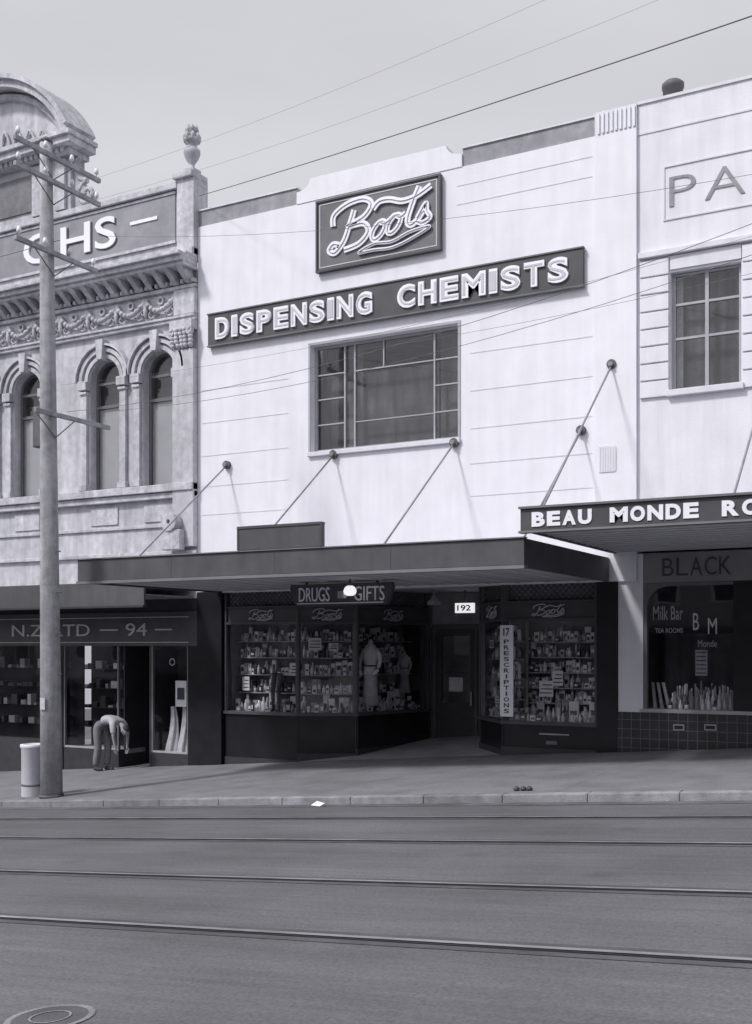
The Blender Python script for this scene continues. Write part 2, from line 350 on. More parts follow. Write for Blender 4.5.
sg=O('chemist_script_sign')
SY=D-0.09
bx0,bx1,bz0,bz1=XU(317,SY),XU(440,SY),7.42,8.80
sg.box('panel',M_SIGN,bx0,bx1,SY,D-0.02,bz0,bz1)
for a in ((bx0-.02,bx1+.02,bz1-0.02,bz1+.02),(bx0-.02,bx1+.02,bz0-.02,bz0+.02)): sg.box('frame',M_SIGND,a[0],a[1],SY-.03,D-0.021,a[2],a[3])
for a in ((bx0-.018,bx0+.02),(bx1-.02,bx1+.018)): sg.box('frame_side',M_SIGND,a[0],a[1],SY-.028,D-0.022,bz0+.02,bz1-.02)
for a in ((bx0+.06,bx1-.06,bz1-0.08,bz1-.06),(bx0+.06,bx1-.06,bz0+.06,bz0+.08)): sg.box('border',M_LETG,a[0],a[1],SY-.008,SY-.001,a[2],a[3])
for a in ((bx0+.06,bx0+.08),(bx1-.08,bx1-.06)): sg.box('border',M_LETG,a[0],a[1],SY-.008,SY-.001,bz0+.08,bz1-.08)
i_=0
for P,c in SCRIPT:
    q=smoothpts([(bx0+.30+(bx1-bx0-.44)*a,SY-.03-i_*.003,bz0+.12+(bz1-bz0-.2)*b) for a,b in P],8,bool(c)); i_+=1
    w=.06 if i_<3 or i_ in(6,7) else .05
    if i_==9: w=.03
    sg.ribbon('lettering',M_LET,q,w,0.028,bool(c))
    q2=[Vector((v.x,v.y-.008,v.z)) for v in q]
    sg.tube('neon_tube',M_LETG,q2,0.010,5,closed=bool(c))
dg=O('dispensing_chemists_sign')
SY=D-0.10
dx0,dx1,dz0,dz1=XU(208,SY),XU(583,SY),6.30,6.95
dg.box('panel',M_SIGND,dx0,dx1,SY,D-0.02,dz0,dz1)
dg.box('edge',M_SIGN,dx0-.015,dx1+.015,SY-.025,D-0.02,dz1,dz1+.025); dg.box('edge',M_SIGN,dx0-.015,dx1+.015,SY-.025,D-0.02,dz0-.025,dz0)
def spaced(o,part,m,string,x0,x1,z0,z1,Y,off,ext,gap=0.13,narrow={'I':0.42,'M':1.25,'N':1.05}):
    ws=[narrow.get(c,1.0) for c in string]; tot=sum(ws)+gap*1.6*(len(string)-1); k=(x1-x0)/tot; x=x0
    for c,w in zip(string,ws):
        o.text(part,m,c,x,x+w*k,z0,z1,Y,off,ext); x+=(w+gap*1.6)*k
for t,a,b in (('DISPENSING',216,373),('CHEMISTS',398,569)):
    spaced(dg,'letters',M_LET,t,XU(a,SY),XU(b,SY),dz0+0.10,dz1-0.10,SY,0.055,0.02,gap=.11)
    spaced(dg,'neon_outline',M_LETG,t,XU(a,SY)+.045,XU(b,SY)-.045,dz0+0.15,dz1-0.15,SY-.042,-0.012,0.003,gap=0.19)

# awning
AY=14.6
aw=O('shop_awning')
ax0,ax1=-14.12,-5.66
aw.box('fascia',M_FASC,ax0,ax1,AY,AY+0.07,1.13,1.51,0.008)
aw.box('fascia_lip',M_FASCL,ax0-0.01,ax1+0.01,AY-0.03,AY+0.1,1.08,1.128)
aw.box('fascia_top',M_FASCL,ax0-0.01,ax1+0.01,AY-0.03,AY+0.1,1.512,1.53)
aw.box('fascia_end',M_FASC,ax1-0.07,ax1,AY+0.072,D-0.065,1.10,1.51)
aw.box('fascia_end',M_FASC,ax0,ax0+0.07,AY+0.072,D-0.002,1.10,1.51)
aw.box('soffit',M_SOFF,ax0+0.071,ax1-0.071,AY+0.075,D+4,1.13,1.16)
for i in range(1,15):
    xx=ax0+i*(ax1-ax0)/15
    aw.box('soffit_batten',M_SOFFL,xx-0.025,xx+0.025,AY+0.11,D-0.03,1.115,1.129)
aw.box('deck',M_GREYBAND,ax0+0.071,ax1-0.071,AY+0.075,D-0.002,1.30,1.34)
for xx in (-12.0,-9.9,-7.8): aw.box('fascia_joint',M_SIGND,xx,xx+.008,AY-.003,AY-.0005,1.13,1.51)
r0,r1=XU(240,AY),XU(321,AY)
aw.box('name_board',M_FASC,r0,r1,AY-0.035,AY+0.05,1.535,1.88)
aw.box('name_board_frame',M_SIGND,r0-.03,r1+.03,AY-0.05,AY+0.07,1.88,1.92)
aw.box('name_board_frame',M_SIGND,r0-.03,r0-.001,AY-0.045,AY+0.06,1.535,1.88); aw.box('name_board_frame',M_SIGND,r1+.001,r1+.03,AY-0.045,AY+0.06,1.535,1.88)
def rod(o,X,ztop,Xb,yb,zb,r=0.018):
    o.tube('tie_rod',M_ROD,[(X,D-0.03,ztop),(Xb,yb,zb)],r,8)
    o.tube('anchor_plate',M_IRON,[(X,D-0.08,ztop),(X,D-0.002,ztop)],0.085,14)
    o.tube('anchor_boss',M_ROD,[(X,D-0.15,ztop-.01),(X,D-0.08,ztop)],0.04,10)
for X in (-13.85,-11.24,-8.62,-6.17): rod(aw,X,3.77,X,15.5,1.34)
hs=O('hanging_drugs_sign'); HY=16.6
h0,h1=XU(290,HY),XU(392,HY)
hs.prism('board',M_SIGND,[(h0+.12,0.70),(h1-.12,0.70),(h1,1.0),(h1-.02,1.08),(h0+.02,1.08),(h0,1.0)],HY,HY+0.12)
hs.text('letters',M_LET,'DRUGS',h0+.2,h0+.84,0.77,1.02,HY,0.0,0.01)
hs.text('letters',M_LET,'GIFTS',h1-.74,h1-.14,0.77,1.02,HY,0.0,0.01)
hs.box('neon_line',M_LET,h0+.16,h1-.16,HY-0.02,HY-0.005,0.73,0.745)
hs.box('hanger',M_IRON,h0+.3,h0+.34,HY+.04,HY+.08,1.08,1.13); hs.box('hanger',M_IRON,h1-.34,h1-.3,HY+.04,HY+.08,1.08,1.13)
lp=O('globe_lamp'); X=XU(350,16.2); lp.lathe('globe',M_LAMP,X,16.2,0.84,[(0.05,0),(0.10,0.03),(0.115,0.08),(0.09,0.14),(0.05,0.17)],18); lp.lathe('stem',M_IRON,X,16.2,1.01,[(0.05,0),(0.03,0.04),(0.02,0.11)],10)
lp.box('bracket',M_FRAMEL,X-0.22,X-0.10,16.15,16.25,0.80,0.92)

# ------- shopfront
GB,GT=-1.38,0.43
PT,LT=0.80,1.125
sf=O('chemist_shopfront')
def seg(A,B,name,inward,shelves=(-1.0,-0.62,-0.26,0.08),dens=1.0,back=0.75,cards=1.0,big=1.0):
    A=Vector((A[0],A[1],0));B=Vector((B[0],B[1],0)); e=(B-A); L=e.length; e.normalize()
    n=Vector((-e.y,e.x,0))
    if n.dot(Vector((inward[0],inward[1],0)))<0: n=-n
    T=lambda s,d,z: tuple(A+e*s+n*d+Vector((0,0,z)))
    def sb(part,m,s0,s1,d0,d1,z0,z1):
        sf.hexa(part,m,[T(s0,d0,z0),T(s1,d0,z0),T(s1,d1,z0),T(s0,d1,z0),T(s0,d0,z1),T(s1,d0,z1),T(s1,d1,z1),T(s0,d1,z1)])
    sb('stallriser',M_BLACK,0.0,L,0.05,0.25,-3.2,GB-0.06)
    sb('plinth',M_DARK,0.0,L,0.03,0.049,-3.2,min(zp(A.x,A.y),zp(B.x,B.y))+0.17)
    sb('sill',M_FRD,-0.01,L+.01,0.0,0.24,GB-0.06,GB)
    sb('glass',M_GL,0.02,L-0.02,0.10,0.104,GB,GT)
    sb('post',M_FRD,0,0.045,0.03,0.16,GB+.001,LT); sb('post',M_FRD,L-0.045,L,0.03,0.16,GB+.001,LT)
    sb('transom',M_FRD,0.045,L-0.045,0.035,0.16,GT,GT+0.05)
    sb('name_panel',M_SIGND,0.045,L-0.045,0.08,0.14,GT+0.05,PT-0.03)
    sb('transom2',M_FRD,0.045,L-0.045,0.034,0.16,PT-0.03,PT)
    sb('lattice_back',M_INTG,0.045,L-0.045,0.15,0.155,PT,LT)
    h=LT-PT; s=0.05-h
    while s<L-0.05:
        for sgn in (0,1):
            a,b=(s,s+h) if sgn==0 else (s+h,s)
            lo,hi=0.05,L-0.05; f=lambda x:PT+h*(x-a)/(b-a)
            a2=min(max(a,lo),hi); b2=min(max(b,lo),hi)
            if abs(a2-b2)>0.01:
                sf.tube('lattice',M_FRD,[T(a2,0.11+0.012*sgn,f(a2)),T(b2,0.11+0.012*sgn,f(b2))],0.009,4)
        s+=0.11
    w=min(0.62,L*0.5); c=L/2; fl=-1 if name in 'f' else 1
    for P,cl in SCRIPT:
        q=smoothpts([(c-fl*w/2+fl*w*a,0.06,GT+0.06+0.26*b) for a,b in P],3,bool(cl)); q=[T(v[0],v[1],v[2]) for v in q]
        sf.tube('panel_script',M_LETG,q,0.012,4,closed=bool(cl))
    sb('display_back_panel',M_INTG,0.0,L,back,back+0.04,GB-0.1,GT+0.3)
    sb('display_floor',M_G1,0.05,L-0.05,0.17,back-0.01,GB-0.1,GB-0.02)
    rs=random.Random(int(L*1000)+int(A.x*10))
    K=[('goods_white',M_G1),('goods_white',M_G1),('goods_mid',M_G4),('goods_grey',M_G2),('goods_white',M_G1),('goods_dark',M_G3)]
    def item(s,d,z,k,sc=1,hm=.3):
        mm=rs.choice(K)
        w=rs.uniform(0.045,0.11)*sc; hh=min(hm,rs.uniform(0.10,0.24)*sc)
        if k<0.5:
            sb(mm[0],mm[1],s,s+w,d,d+0.06,z,z+hh)
            lm=M_G3 if mm[1] in (M_G1,M_G4) else M_G1
            sb('label_'+lm.name,lm,s+w*.15,s+w*.85,d-.003,d-.001,z+hh*rs.uniform(.2,.4),z+hh*rs.uniform(.5,.75)); return w
        c=T(s+w*.42,d+w/2,z); r=w*0.42
        sf.lathe(mm[0]+'_bottle',mm[1],c[0],c[1],z,[(r,0),(r,hh*0.62),(r*0.4,hh*0.78),(r*0.4,hh)],8); return w*.85
    for si,zs in enumerate(shelves):
        sb('shelf',M_FRAMEL,0.06,L-0.06,back-0.30,back-0.01,zs-0.018,zs)
        for d,sc,pr in ((back-0.13,1.35,.97*dens),(back-0.25,1.0,.8*dens)):
            s=0.08
            while s<L-0.16:
                if rs.random()<pr: s+=item(s,d,zs,rs.random(),sc*big)+0.012
                else: s+=0.1
    for d,sc,pr in ((.2,.9,.9),(.32,1.3,.9),(.44,1.9,.8)):
        s=0.08
        while s<L-0.2:
            if rs.random()<pr: s+=item(s,d,GB-0.02,rs.random(),sc,.5)+0.02
            else: s+=0.1
    for i in range(int(L*2.4*cards)):
        s=rs.uniform(0.1,L-0.4); z=rs.uniform(GB+0.15,GT-0.4); w=rs.uniform(0.12,0.28); hh=rs.uniform(0.12,0.3); d=back-0.33-i*.006
        sb('show_card',M_G1,s,s+w,d,d+.003,z,z+hh)
        for j in range(3): sb('show_card_print',M_G3,s+.02+.02*j,s+w-.02,d-0.003,d-0.001,z+hh*(0.2+0.25*j),z+hh*(0.2+0.25*j)+0.02)
    return T,L,sb
F0=(XU(223),D+0.02);F1=(XU(296),D+0.02);F2=(XU(358,19.3),19.3);F3=(XU(431,21.5),21.5)
T1,L1,sb1=seg(F0,F1,'a',(0,1))
T2,L2,sb2=seg(F1,F2,'b',(-1,1),back=0.62)
T3,L3,sb3=seg(F2,F3,'c',(-1,0.3),dens=.7,back=0.8,cards=1.0)
B0=(XU(500),D+0.02);B1=(XU(596),D+0.02);BS=(-8.62,19.75)
T4,L4,sb4=seg(B0,B1,'d',(0,1),shelves=(-1.06,-0.78,-0.5,-0.22,0.06),big=.85,cards=.6)
T5,L5,sb5=seg(BS,B0,'e',(1,1),back=0.5)
T6,L6,sb6=seg((-8.62,21.6),BS,'f',(1,0),dens=0.6)
sf.gbox('pier',M_BLACK,XL+0.0,XU(222),D-0.03,D+0.3,1.125)
sf.gbox('pier',M_BLACK,XU(597)+0.0,XU(617.5),D-0.03,D+0.4,1.10)
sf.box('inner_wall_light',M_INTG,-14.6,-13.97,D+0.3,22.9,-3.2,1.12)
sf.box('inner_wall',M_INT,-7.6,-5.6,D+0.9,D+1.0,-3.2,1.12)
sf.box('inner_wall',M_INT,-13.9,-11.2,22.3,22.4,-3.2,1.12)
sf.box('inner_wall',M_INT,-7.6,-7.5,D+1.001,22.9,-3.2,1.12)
dy=21.6
vs=[(XU(296),18.75),(XU(500),18.75),(-8.3,19.75),(-8.3,22.4),(-11.2,22.4),(-11.2,19.3)]
sf.add('entry_floor',M_ENTRY,[(x,y,ze(x,y)+0.006) for x,y in vs],[tuple(range(6))])
zd=ze(-10,21.6)
dA,dB=XU(436.5,dy),XU(475,dy)
sf.box('door_transom',M_FRD,dA-.12,-8.55,dy,dy+0.1,0.35,0.45)
sf.box('door_head_panel',M_INTG,dA-.12,-8.55,dy+.03,dy+0.1,0.45,1.12)
for a,b in ((dA,dB),(dB+.06,dB+.96)):
    sf.box('door_stile',M_DARK,a,a+0.12,dy,dy+0.06,zd-.3,0.35); sf.box('door_stile',M_DARK,b-0.12,b,dy,dy+0.06,zd-.3,0.35)
    sf.box('door_rail',M_DARK,a+.12,b-.12,dy+.002,dy+0.06,zd-.3,zd+0.75); sf.box('door_rail',M_DARK,a+.12,b-.12,dy+.002,dy+0.06,0.2,0.35)
    sf.box('door_rail',M_DARK,a+.12,b-.12,dy+.002,dy+0.06,-.62,-.58)
    sf.box('door_glass',M_GL,a+.12,b-.12,dy+.03,dy+0.034,zd+0.75,0.2)
    sf.box('door_handle',M_RAIL,b-.09,b-.05,dy-.06,dy-.001,-1.3,-1.0)
    sf.box('door_notice',M_G1,a+.28,b-.3,dy+.036,dy+.04,-1.0,-0.7)
sf.box('door_jamb',M_FRD,dB+.001,dB+.059,dy-.02,dy+.08,zd-.3,0.35)
sf.box('door_jamb',M_FRD,dA-.12,dA-.001,dy-.02,dy+.08,zd-.3,0.35)
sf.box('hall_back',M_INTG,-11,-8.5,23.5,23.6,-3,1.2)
ps=O('prescriptions_sign'); p0,p1=XU(501),XU(514)
ps.box('board',M_LET,p0,p1,D-0.05,D-0.015,-1.3,0.36)
for i,ch in enumerate('PRESCRIPTIONS'):
    z=0.10-i*0.105; c=(p0+p1)/2; w=0.03 if ch=='I' else 0.10
    ps.text('letters',M_SIGND,ch,c-w/2,c+w/2,z-0.078,z,D-0.051,0.02,0.003)
ps.text('letters',M_SIGND,'17',(p0+p1)/2-.06,(p0+p1)/2+.06,0.16,0.31,D-0.051,0.03,0.003)
ns=O('illuminated_number_sign'); NY=20.6; n0,n1=XU(455,NY),XU(473,NY)
ns.box('box',M_LAMP,n0,n1,NY,NY+0.1,0.66,0.86); ns.text('digits',M_G3,'192',n0+.05,n1-.05,0.70,0.82,NY-.001,0.02,0.002)
ns.box('hanger',M_IRON,(n0+n1)/2-.02,(n0+n1)/2+.02,NY+.03,NY+.06,0.86,1.13)
l3=O('pendant_lamp'); X=XU(434,20.3); l3.lathe('shade',M_FRAMEL,X,20.3,0.82,[(0.13,0),(0.14,0.06),(0.08,0.12),(0.03,0.16),(0.02,0.31)],14)
sf.box('riser_vent',M_FRAME,XU(545),XU(556),D+0.05,D+0.066,-1.78,-1.72)
sf.box('riser_label',M_G2,XU(538),XU(568),D+0.05,D+0.066,-1.61,-1.585)
def mannequin(name,X,Y,z,h,m1,m2):
    o=O(name); k=h/1.5
    o.lathe('skirt',m1,X,Y,z,[(0.19*k,0.0),(0.17*k,0.2*k),(0.145*k,0.5*k),(0.155*k,0.62*k),(0.12*k,0.78*k)],16,1,0.7)
    o.lathe('jacket',m2,X,Y,z,[(0.17*k,0.62*k),(0.125*k,0.80*k),(0.16*k,0.98*k),(0.17*k,1.1*k),(0.12*k,1.2*k),(0.05*k,1.25*k),(0.045*k,1.33*k)],16,1,0.65)
    o.tube('belt',M_G3,[(X+.125*k*math.cos(i*math.pi/8),Y+.085*k*math.sin(i*math.pi/8),z+.8*k) for i in range(16)],.018*k,6,closed=True)
    for s in (-1,1): o.tube('sleeve',m2,smoothpts([(X+s*0.14*k,Y,z+1.14*k),(X+s*0.22*k,Y,z+0.95*k),(X+s*0.21*k,Y-0.08*k,z+0.72*k),(X+s*0.12*k,Y-.15*k,z+0.62*k)],4),0.05*k,8,0.03*k)
m=T3(0.68,0.30,0); mannequin('display_mannequin',m[0],m[1],GB+.12,1.55,M_G4,M_G1)
m=T3(1.75,0.3,0); mannequin('display_mannequin',m[0],m[1],GB+.35,1.0,M_G2,M_G4)
hl=O('hosiery_leg_form')
for s in (0,0.14):
    X=XU(268)+s
    hl.tube('leg',M_G3,smoothpts([(X,D+.2,GB+0.05),(X+.01,D+.17,GB+0.22),(X-.01,D+.19,GB+0.4),(X,D+.2,GB+0.55),(X+.03,D+.2,GB+.8)],4),0.03,8,0.06)
    hl.tube('foot',M_G3,[(X,D+.22,GB+0.05),(X-.06,D+.16,GB+0.01)],0.035,8,0.02)

# ------------------------------------------------------------------ RIGHT BUILDING
rb=O('milk_bar_building')
RX0,RX1=XU(637)+0.002,5.0; RY=D+0.03
rwx0,rwx1,rwz0,rwz1=XU(670),XU(741),4.31,6.31
rb.box('wall',M_WHITE2,RX0,rwx0,RY,19.1,1.6,Wt); rb.box('wall',M_WHITE2,rwx1,RX1,RY,19.1,1.6,Wt)
rb.box('wall',M_WHITE2,rwx0,rwx1,RY,19.1,1.6,rwz0); rb.box('wall',M_WHITE2,rwx0,rwx1,RY,19.1,rwz1,Wt)
rb.box('coping',M_TRIM,RX0,RX1,RY-0.03,19.14,Wt,Wt+0.05)
rb.box('string',M_TRIM,RX0,RX1,RY-0.015,RY-0.001,8.75,8.78)
rb.box('body',M_WHITE2,RX0+.01,RX1,19.12,30,1.7,9.0)
f0,f1=XU(663),2.0
for a in ((f0,f1,8.10,8.125),(f0,f1,7.2,7.225)): rb.box('name_frame',M_TRIM,a[0],a[1],RY-0.02,RY-0.001,a[2],a[3])
rb.box('name_frame',M_TRIM,f0,f0+.025,RY-0.02,RY-0.001,7.225,8.10)
spaced(rb,'name_letters',M_GREYBAND,'PALACE',XU(669),XU(669)+4.25,7.42,7.92,RY-0.001,-0.014,0.008,gap=.16,narrow={'P':.75,'A':1.1})
gy=RY+0.14
rb.box('window_room',MATS['pane_reflection2'],rwx0-.1,rwx1+.1,19.11,19.115,4.2,6.4)  # grey sheet close behind the panes, coloured as their reflection
rb.box('window_curtain',M_G4,rwx0,rwx0+0.14,19.05,19.06,4.31,6.31)
rb.box('window_glass',M_GLU,rwx0,rwx1,gy+.02,gy+.024,rwz0,rwz1)
mid=(rwx0+rwx1)/2
for a,b in ((rwx0,rwx0+.06),(rwx1-.06,rwx1),(mid-.03,mid+.03)): bar(rb,a,b,rwz0,rwz1,gy-.02,gy+.05)
for z in (rwz0+.03,rwz1-.03,5.2,5.78): bar(rb,rwx0+.06,mid-.03,z-.02,z+.02,gy-.018,gy+.05); bar(rb,mid+.03,rwx1-.06,z-.02,z+.02,gy-.018,gy+.05)
for i in range(8):
    z=4.22+i*0.295
    rb.box('quoin',M_WHITE2,XU(640),rwx0-.02,RY-0.05,RY-.001,z,z+0.27,0.01)
    rb.box('quoin',M_WHITE2,rwx1+.02,rwx1+.45,RY-0.05,RY-.001,z,z+0.27,0.01)
rb.box('lintel',M_TRIM,XU(639),rwx1+.48,RY-0.10,RY-.002,6.60,6.70,0.01)
rb.box('lintel_panel',M_TRIM,rwx0,rwx1,RY-0.03,RY-.002,6.35,6.58)
rb.box('window_sill',M_TRIM,rwx0-.05,rwx1+.05,RY-0.10,RY+.12,4.20,4.305,0.01)
ch=O('chimney'); X=XU(673,22); zt=ZV(673,82,22)
ch.lathe('pot',M_IRON,X,22,zt-.35,[(0.2,-0.6),(0.2,0.2),(0.22,0.22),(0.22,0.3),(0.15,0.36)],14); ch.box('stack',M_GREYBAND,X-.4,X+.4,21.7,22.3,8.5,zt-.5)
zt=1.56
rs_=O('milk_bar_shopfront')
rs_.gbox('pillar',M_WHITE2,XU(618)+.003,XU(643),D-0.0,D+0.3,zt)
rs_.box('transom_panel',mat('transom_grey',0.24,0.6,0.1,3),XU(643)+.002,3.5,D+0.02,D+0.15,1.06,zt)
spaced(rs_,'transom_letters',M_SIGND,'BLACK',XU(662),XU(731),1.17,1.47,D+0.02,-0.005,0.006)
spaced(rs_,'transom_letters',M_SIGND,'WHITE',XU(731)+.6,XU(731)+1.9,1.17,1.47,D+0.02,-0.005,0.006)
gx0,gx1=XU(645.5),XU(733)
rs_.box('frame',M_FRAME,gx0-.05,gx0+.02,D+.02,D+.12,-1.13,1.06); rs_.box('frame_pier',M_BLACK,gx1,gx1+.35,D+.02,D+.12,-2.0,1.06)
rs_.prism('frame_corner',M_FRAME,[(gx0+.02,1.055)]+[(gx0+.02+0.35-0.35*math.cos(t),0.62+0.38*math.sin(t)) for t in [math.pi/2*i/8 for i in range(9)]]+[(gx0+.37,1.055)],D+.03,D+.11)
rs_.box('frame',M_FRAME,gx0+.37,gx1,D+.03,D+.11,1.0,1.055)
rs_.box('sill',M_FRAMEL,gx0-.1,gx1+.36,D-0.01,D+.2,-1.15,-1.09)
rs_.gbox('stallriser',M_TILE,XU(618)+.0,gx1+.36,D-0.04,D+.2,-1.152)
rs_.box('glass',M_GL,gx0+.02,gx1,D+.08,D+.084,-1.09,1.0)
rs_.box('display_back_panel',M_INT,gx0-.1,gx1+.3,D+1.4,D+1.45,-1.3,1.5); rs_.box('display_floor',M_G4,gx0,gx1,D+.13,D+1.4,-1.2,-1.12)
rs_.box('curtain',mat('curtain_dark',0.09,0.9,0.3,3,streak=.4),gx0+.1,gx1,D+.9,D+.92,-1.1,0.2)
rs_.box('side_wall',M_INT,gx0-.3,gx0-.1,D+.3,D+1.4,-2,1.5)
for (a,b,c,d) in ((674,685,724,730),(705,717,724,730)):
    rs_.box('vent',M_FRAMEL,XU(a),XU(b),D-.055,D-.041,ZV(a,d),ZV(a,c)); rs_.box('vent_slot',M_INT,XU(a)+.02,XU(b)-.02,D-.06,D-.056,ZV(a,d)+.02,ZV(a,c)-.02)
M_PL=mat('painted_lettering',0.35,0.6,0.1,8)
rs_.text('window_letters',M_PL,'Milk Bar',XU(652),XU(682),ZV(667,620),ZV(667,606),D+.075,0.005,0.003)
rs_.text('window_letters',M_PL,'TEA ROOMS',XU(654),XU(682),ZV(667,633),ZV(667,628),D+.075,0.01,0.003)
rs_.text('window_letters2',M_LETG,'B',XU(692),XU(698),ZV(695,630),ZV(695,613),D+.075,0,0.003)
rs_.text('window_letters2',M_LETG,'M',XU(707),XU(716),ZV(711,634),ZV(711,618),D+.075,0,0.003)
rs_.text('window_letters',M_PL,'Monde',XU(697),XU(716),ZV(706,647),ZV(706,640),D+.075,0.0,0.003)
rs_.box('menu_card',M_G2,XU(692),XU(704),D+.25,D+.26,ZV(698,676),ZV(698,650))
for j in range(6): rs_.box('menu_card_print',M_G3,XU(693),XU(703),D+.246,D+.249,ZV(698,674)+j*.07,ZV(698,674)+j*.07+.02)
rr=random.Random(3)
for row in range(7):
    x=gx0+.38+row*.02
    while x<gx1-.06:
        hh=rr.uniform(0.18,0.34)+row*.03; m=rr.choice([M_G1,M_G1,M_G4,M_G2,M_G3])
        rs_.lathe('bottle_'+m.name,m,x,D+.17+row*.09,-1.12,[(0.035,0),(0.035,hh*.55),(0.014,hh*.75),(0.014,hh)],8)
        if m is M_G3: rs_.lathe('bottle_label',M_G1,x,D+.17+row*.09,-1.12,[(0.037,hh*.15),(0.037,hh*.42)],8)
        x+=rr.uniform(0.075,0.105)
for i in range(3): rs_.hexa('standing_tray',M_G4,[(gx0+.06+.12*i,D+.3,-1.1),(gx0+.12+.12*i,D+.3,-1.12),(gx0+.12+.12*i,D+.33,-1.12),(gx0+.06+.12*i,D+.33,-1.1),(gx0-.02+.09*i,D+.45,-.65),(gx0+.03+.09*i,D+.45,-.65),(gx0+.03+.09*i,D+.47,-.65),(gx0-.02+.09*i,D+.47,-.65)])
rs_.box('wall_beyond',M_BLACK,gx1+.36,RX1,D+.05,D+.3,-2.6,1.06)
ba=O('milk_bar_awning'); BY=14.3; b0=XU(520.5,BY); b1=4.0
ba.box('sign_fascia',M_SIGND,b0,b1,BY,BY+0.08,1.575,1.88)
ba.box('fascia_edge',M_SIGN,b0-.02,b1,BY-.04,BY+.1,1.88,1.91); ba.box('fascia_edge_lower',M_FASCL,b0-.02,b1,BY-.04,BY+.1,1.545,1.573)
for t,a,b in (('BEAU',532,592),('MONDE',610,699)): spaced(ba,'letters',M_LET,t,XU(a,BY),XU(b,BY),1.625,1.825,BY,0.05,0.008,gap=.1)
spaced(ba,'letters',M_LET,'ROOMS',XU(722,BY),XU(722,BY)+1.25,1.625,1.825,BY,0.05,0.008,gap=.1)
ba.box('fascia_end',M_FASC,b0,b0+.07,BY+.101,D-.065,1.58,1.88)
ba.box('soffit',M_SOFFL,b0+.071,b1,BY+.101,D+.3,1.60,1.63)
for i in range(14): ba.box('soffit_batten',M_SOFF,b0+.071,b1,BY+.3+i*.3,BY+.32+i*.3,1.588,1.599)
ba.box('deck',M_GREYBAND,b0+.071,b1,BY+.101,D-.065,1.80,1.83)
ba.box('back_box',M_GREYBAND,XU(650,D-.4),XU(752,D-.4),D-.45,D-.2,1.83,2.05)
rod(ba,-5.62,4.86,-5.58,14.9,1.8); rod(ba,-2.9,4.86,-2.9,14.9,1.8)

# ------------------------------------------------------------------ LEFT VICTORIAN BUILDING
vb=O('victorian_stone_building')
VX0,VX1=-27.0,XL-0.003; SP=5.95
wins=[-15.705,-17.255,-19.65,-21.2,-23.5,-25.05]; R=0.445
VY=D+0.0; VW=D+0.35
vb.box('wall',M_STONE,VX0,VX1,VY,VW,1.0,3.38)
edges=sorted(wins)
xs=VX0
ZT=8.0
for c in edges:
    vb.box('wall',M_STONE,xs,c-R,VY,VW,3.38,ZT); xs=c+R
    n=16
    for i in range(n):
        a=math.pi*i/n;b=math.pi*(i+1)/n
        vb.prism('wall_arch',M_STONE,[(c+R*math.cos(a),SP+R*math.sin(a)),(c+R*math.cos(a),ZT),(c+R*math.cos(b),ZT),(c+R*math.cos(b),SP+R*math.sin(b))],VY+0.001,VW)
vb.box('wall',M_STONE,xs,VX1,VY,VW,3.38,ZT)
for c in wins:
    vb.ring('archivolt',M_STONE2,c,SP,R+0.03,R+0.12,VY-.06,VY+.02)
    vb.ring('archivolt_outer',M_STONE2,c,SP,R+0.17,R+0.26,VY-.10,VY+.02)
    vb.ring('hood_mould',M_STONE2,c,SP,R+0.30,R+0.35,VY-.16,VY+.02)
    vb.prism('keystone',M_STONE2,[(c-.07,SP+R-.02),(c+.07,SP+R-.02),(c+.11,SP+R+.42),(c-.11,SP+R+.42)],VY-.2,VY+.03)
    gy=VY+0.2
    vb.box('window_glass',M_GLU,c-R,c+R,gy+.03,gy+.034,3.5,SP+R)
    vb.box('window_reflection',M_BLIND,c-R,c+R,gy+.06,gy+.065,3.45,5.35)
    vb.box('window_room',M_INTG,c-R-.1,c+R+.1,gy+.3,gy+.32,3.3,6.6)
    vb.box('window_sash',M_FRAME,c-R,c-R+.06,gy,gy+.05,3.45,SP); vb.box('window_sash',M_FRAME,c+R-.06,c+R,gy,gy+.05,3.45,SP)
    vb.box('window_sash',M_FRAME,c-R+.06,c+R-.06,gy+.002,gy+.05,5.36,5.43); vb.box('window_sash',M_FRAME,c-R+.06,c+R-.06,gy+.002,gy+.05,SP-.06,SP)
    vb.box('window_sash',M_FRAME,c-R+.06,c+R-.06,gy+.002,gy+.05,3.45,3.53)
    vb.ring('window_sash_arch',M_FRAME,c,SP,R-.06,R,gy,gy+.05)
    for s in (-1,1):
        xx=c+s*(R+.13)
        vb.box('jamb_pilaster',M_STONE2,xx-.09,xx+.09,VY-.08,VY-.001,3.62,5.72,0.01)
        vb.box('impost',M_STONE2,xx-.13,xx+.13,VY-.15,VY-.002,5.75,5.95,0.015)
        vb.box('impost_necking',M_STONE2,xx-.11,xx+.11,VY-.12,VY-.002,5.66,5.72,0.01)
        vb.box('pilaster_foot',M_STONE2,xx-.12,xx+.12,VY-.12,VY-.002,3.48,3.62,0.01)
def course(z0,z1,p,name='course',m=M_STONE2,x0=VX0,x1=VX1): vb.box(name,m,x0,x1,VY-p,VY-.003,z0,z1,0.012)
course(3.30,3.46,.20); course(3.16,3.29,.13); course(2.55,2.62,.05); course(1.95,2.03,.08)
course(6.93,7.0,.10); course(7.0,7.05,.14)
for c in wins: vb.box('apron_panel',M_STONE2,c-.4,c+.4,VY-.03,VY-.004,2.68,3.08,0.01)
x=VX1-0.55
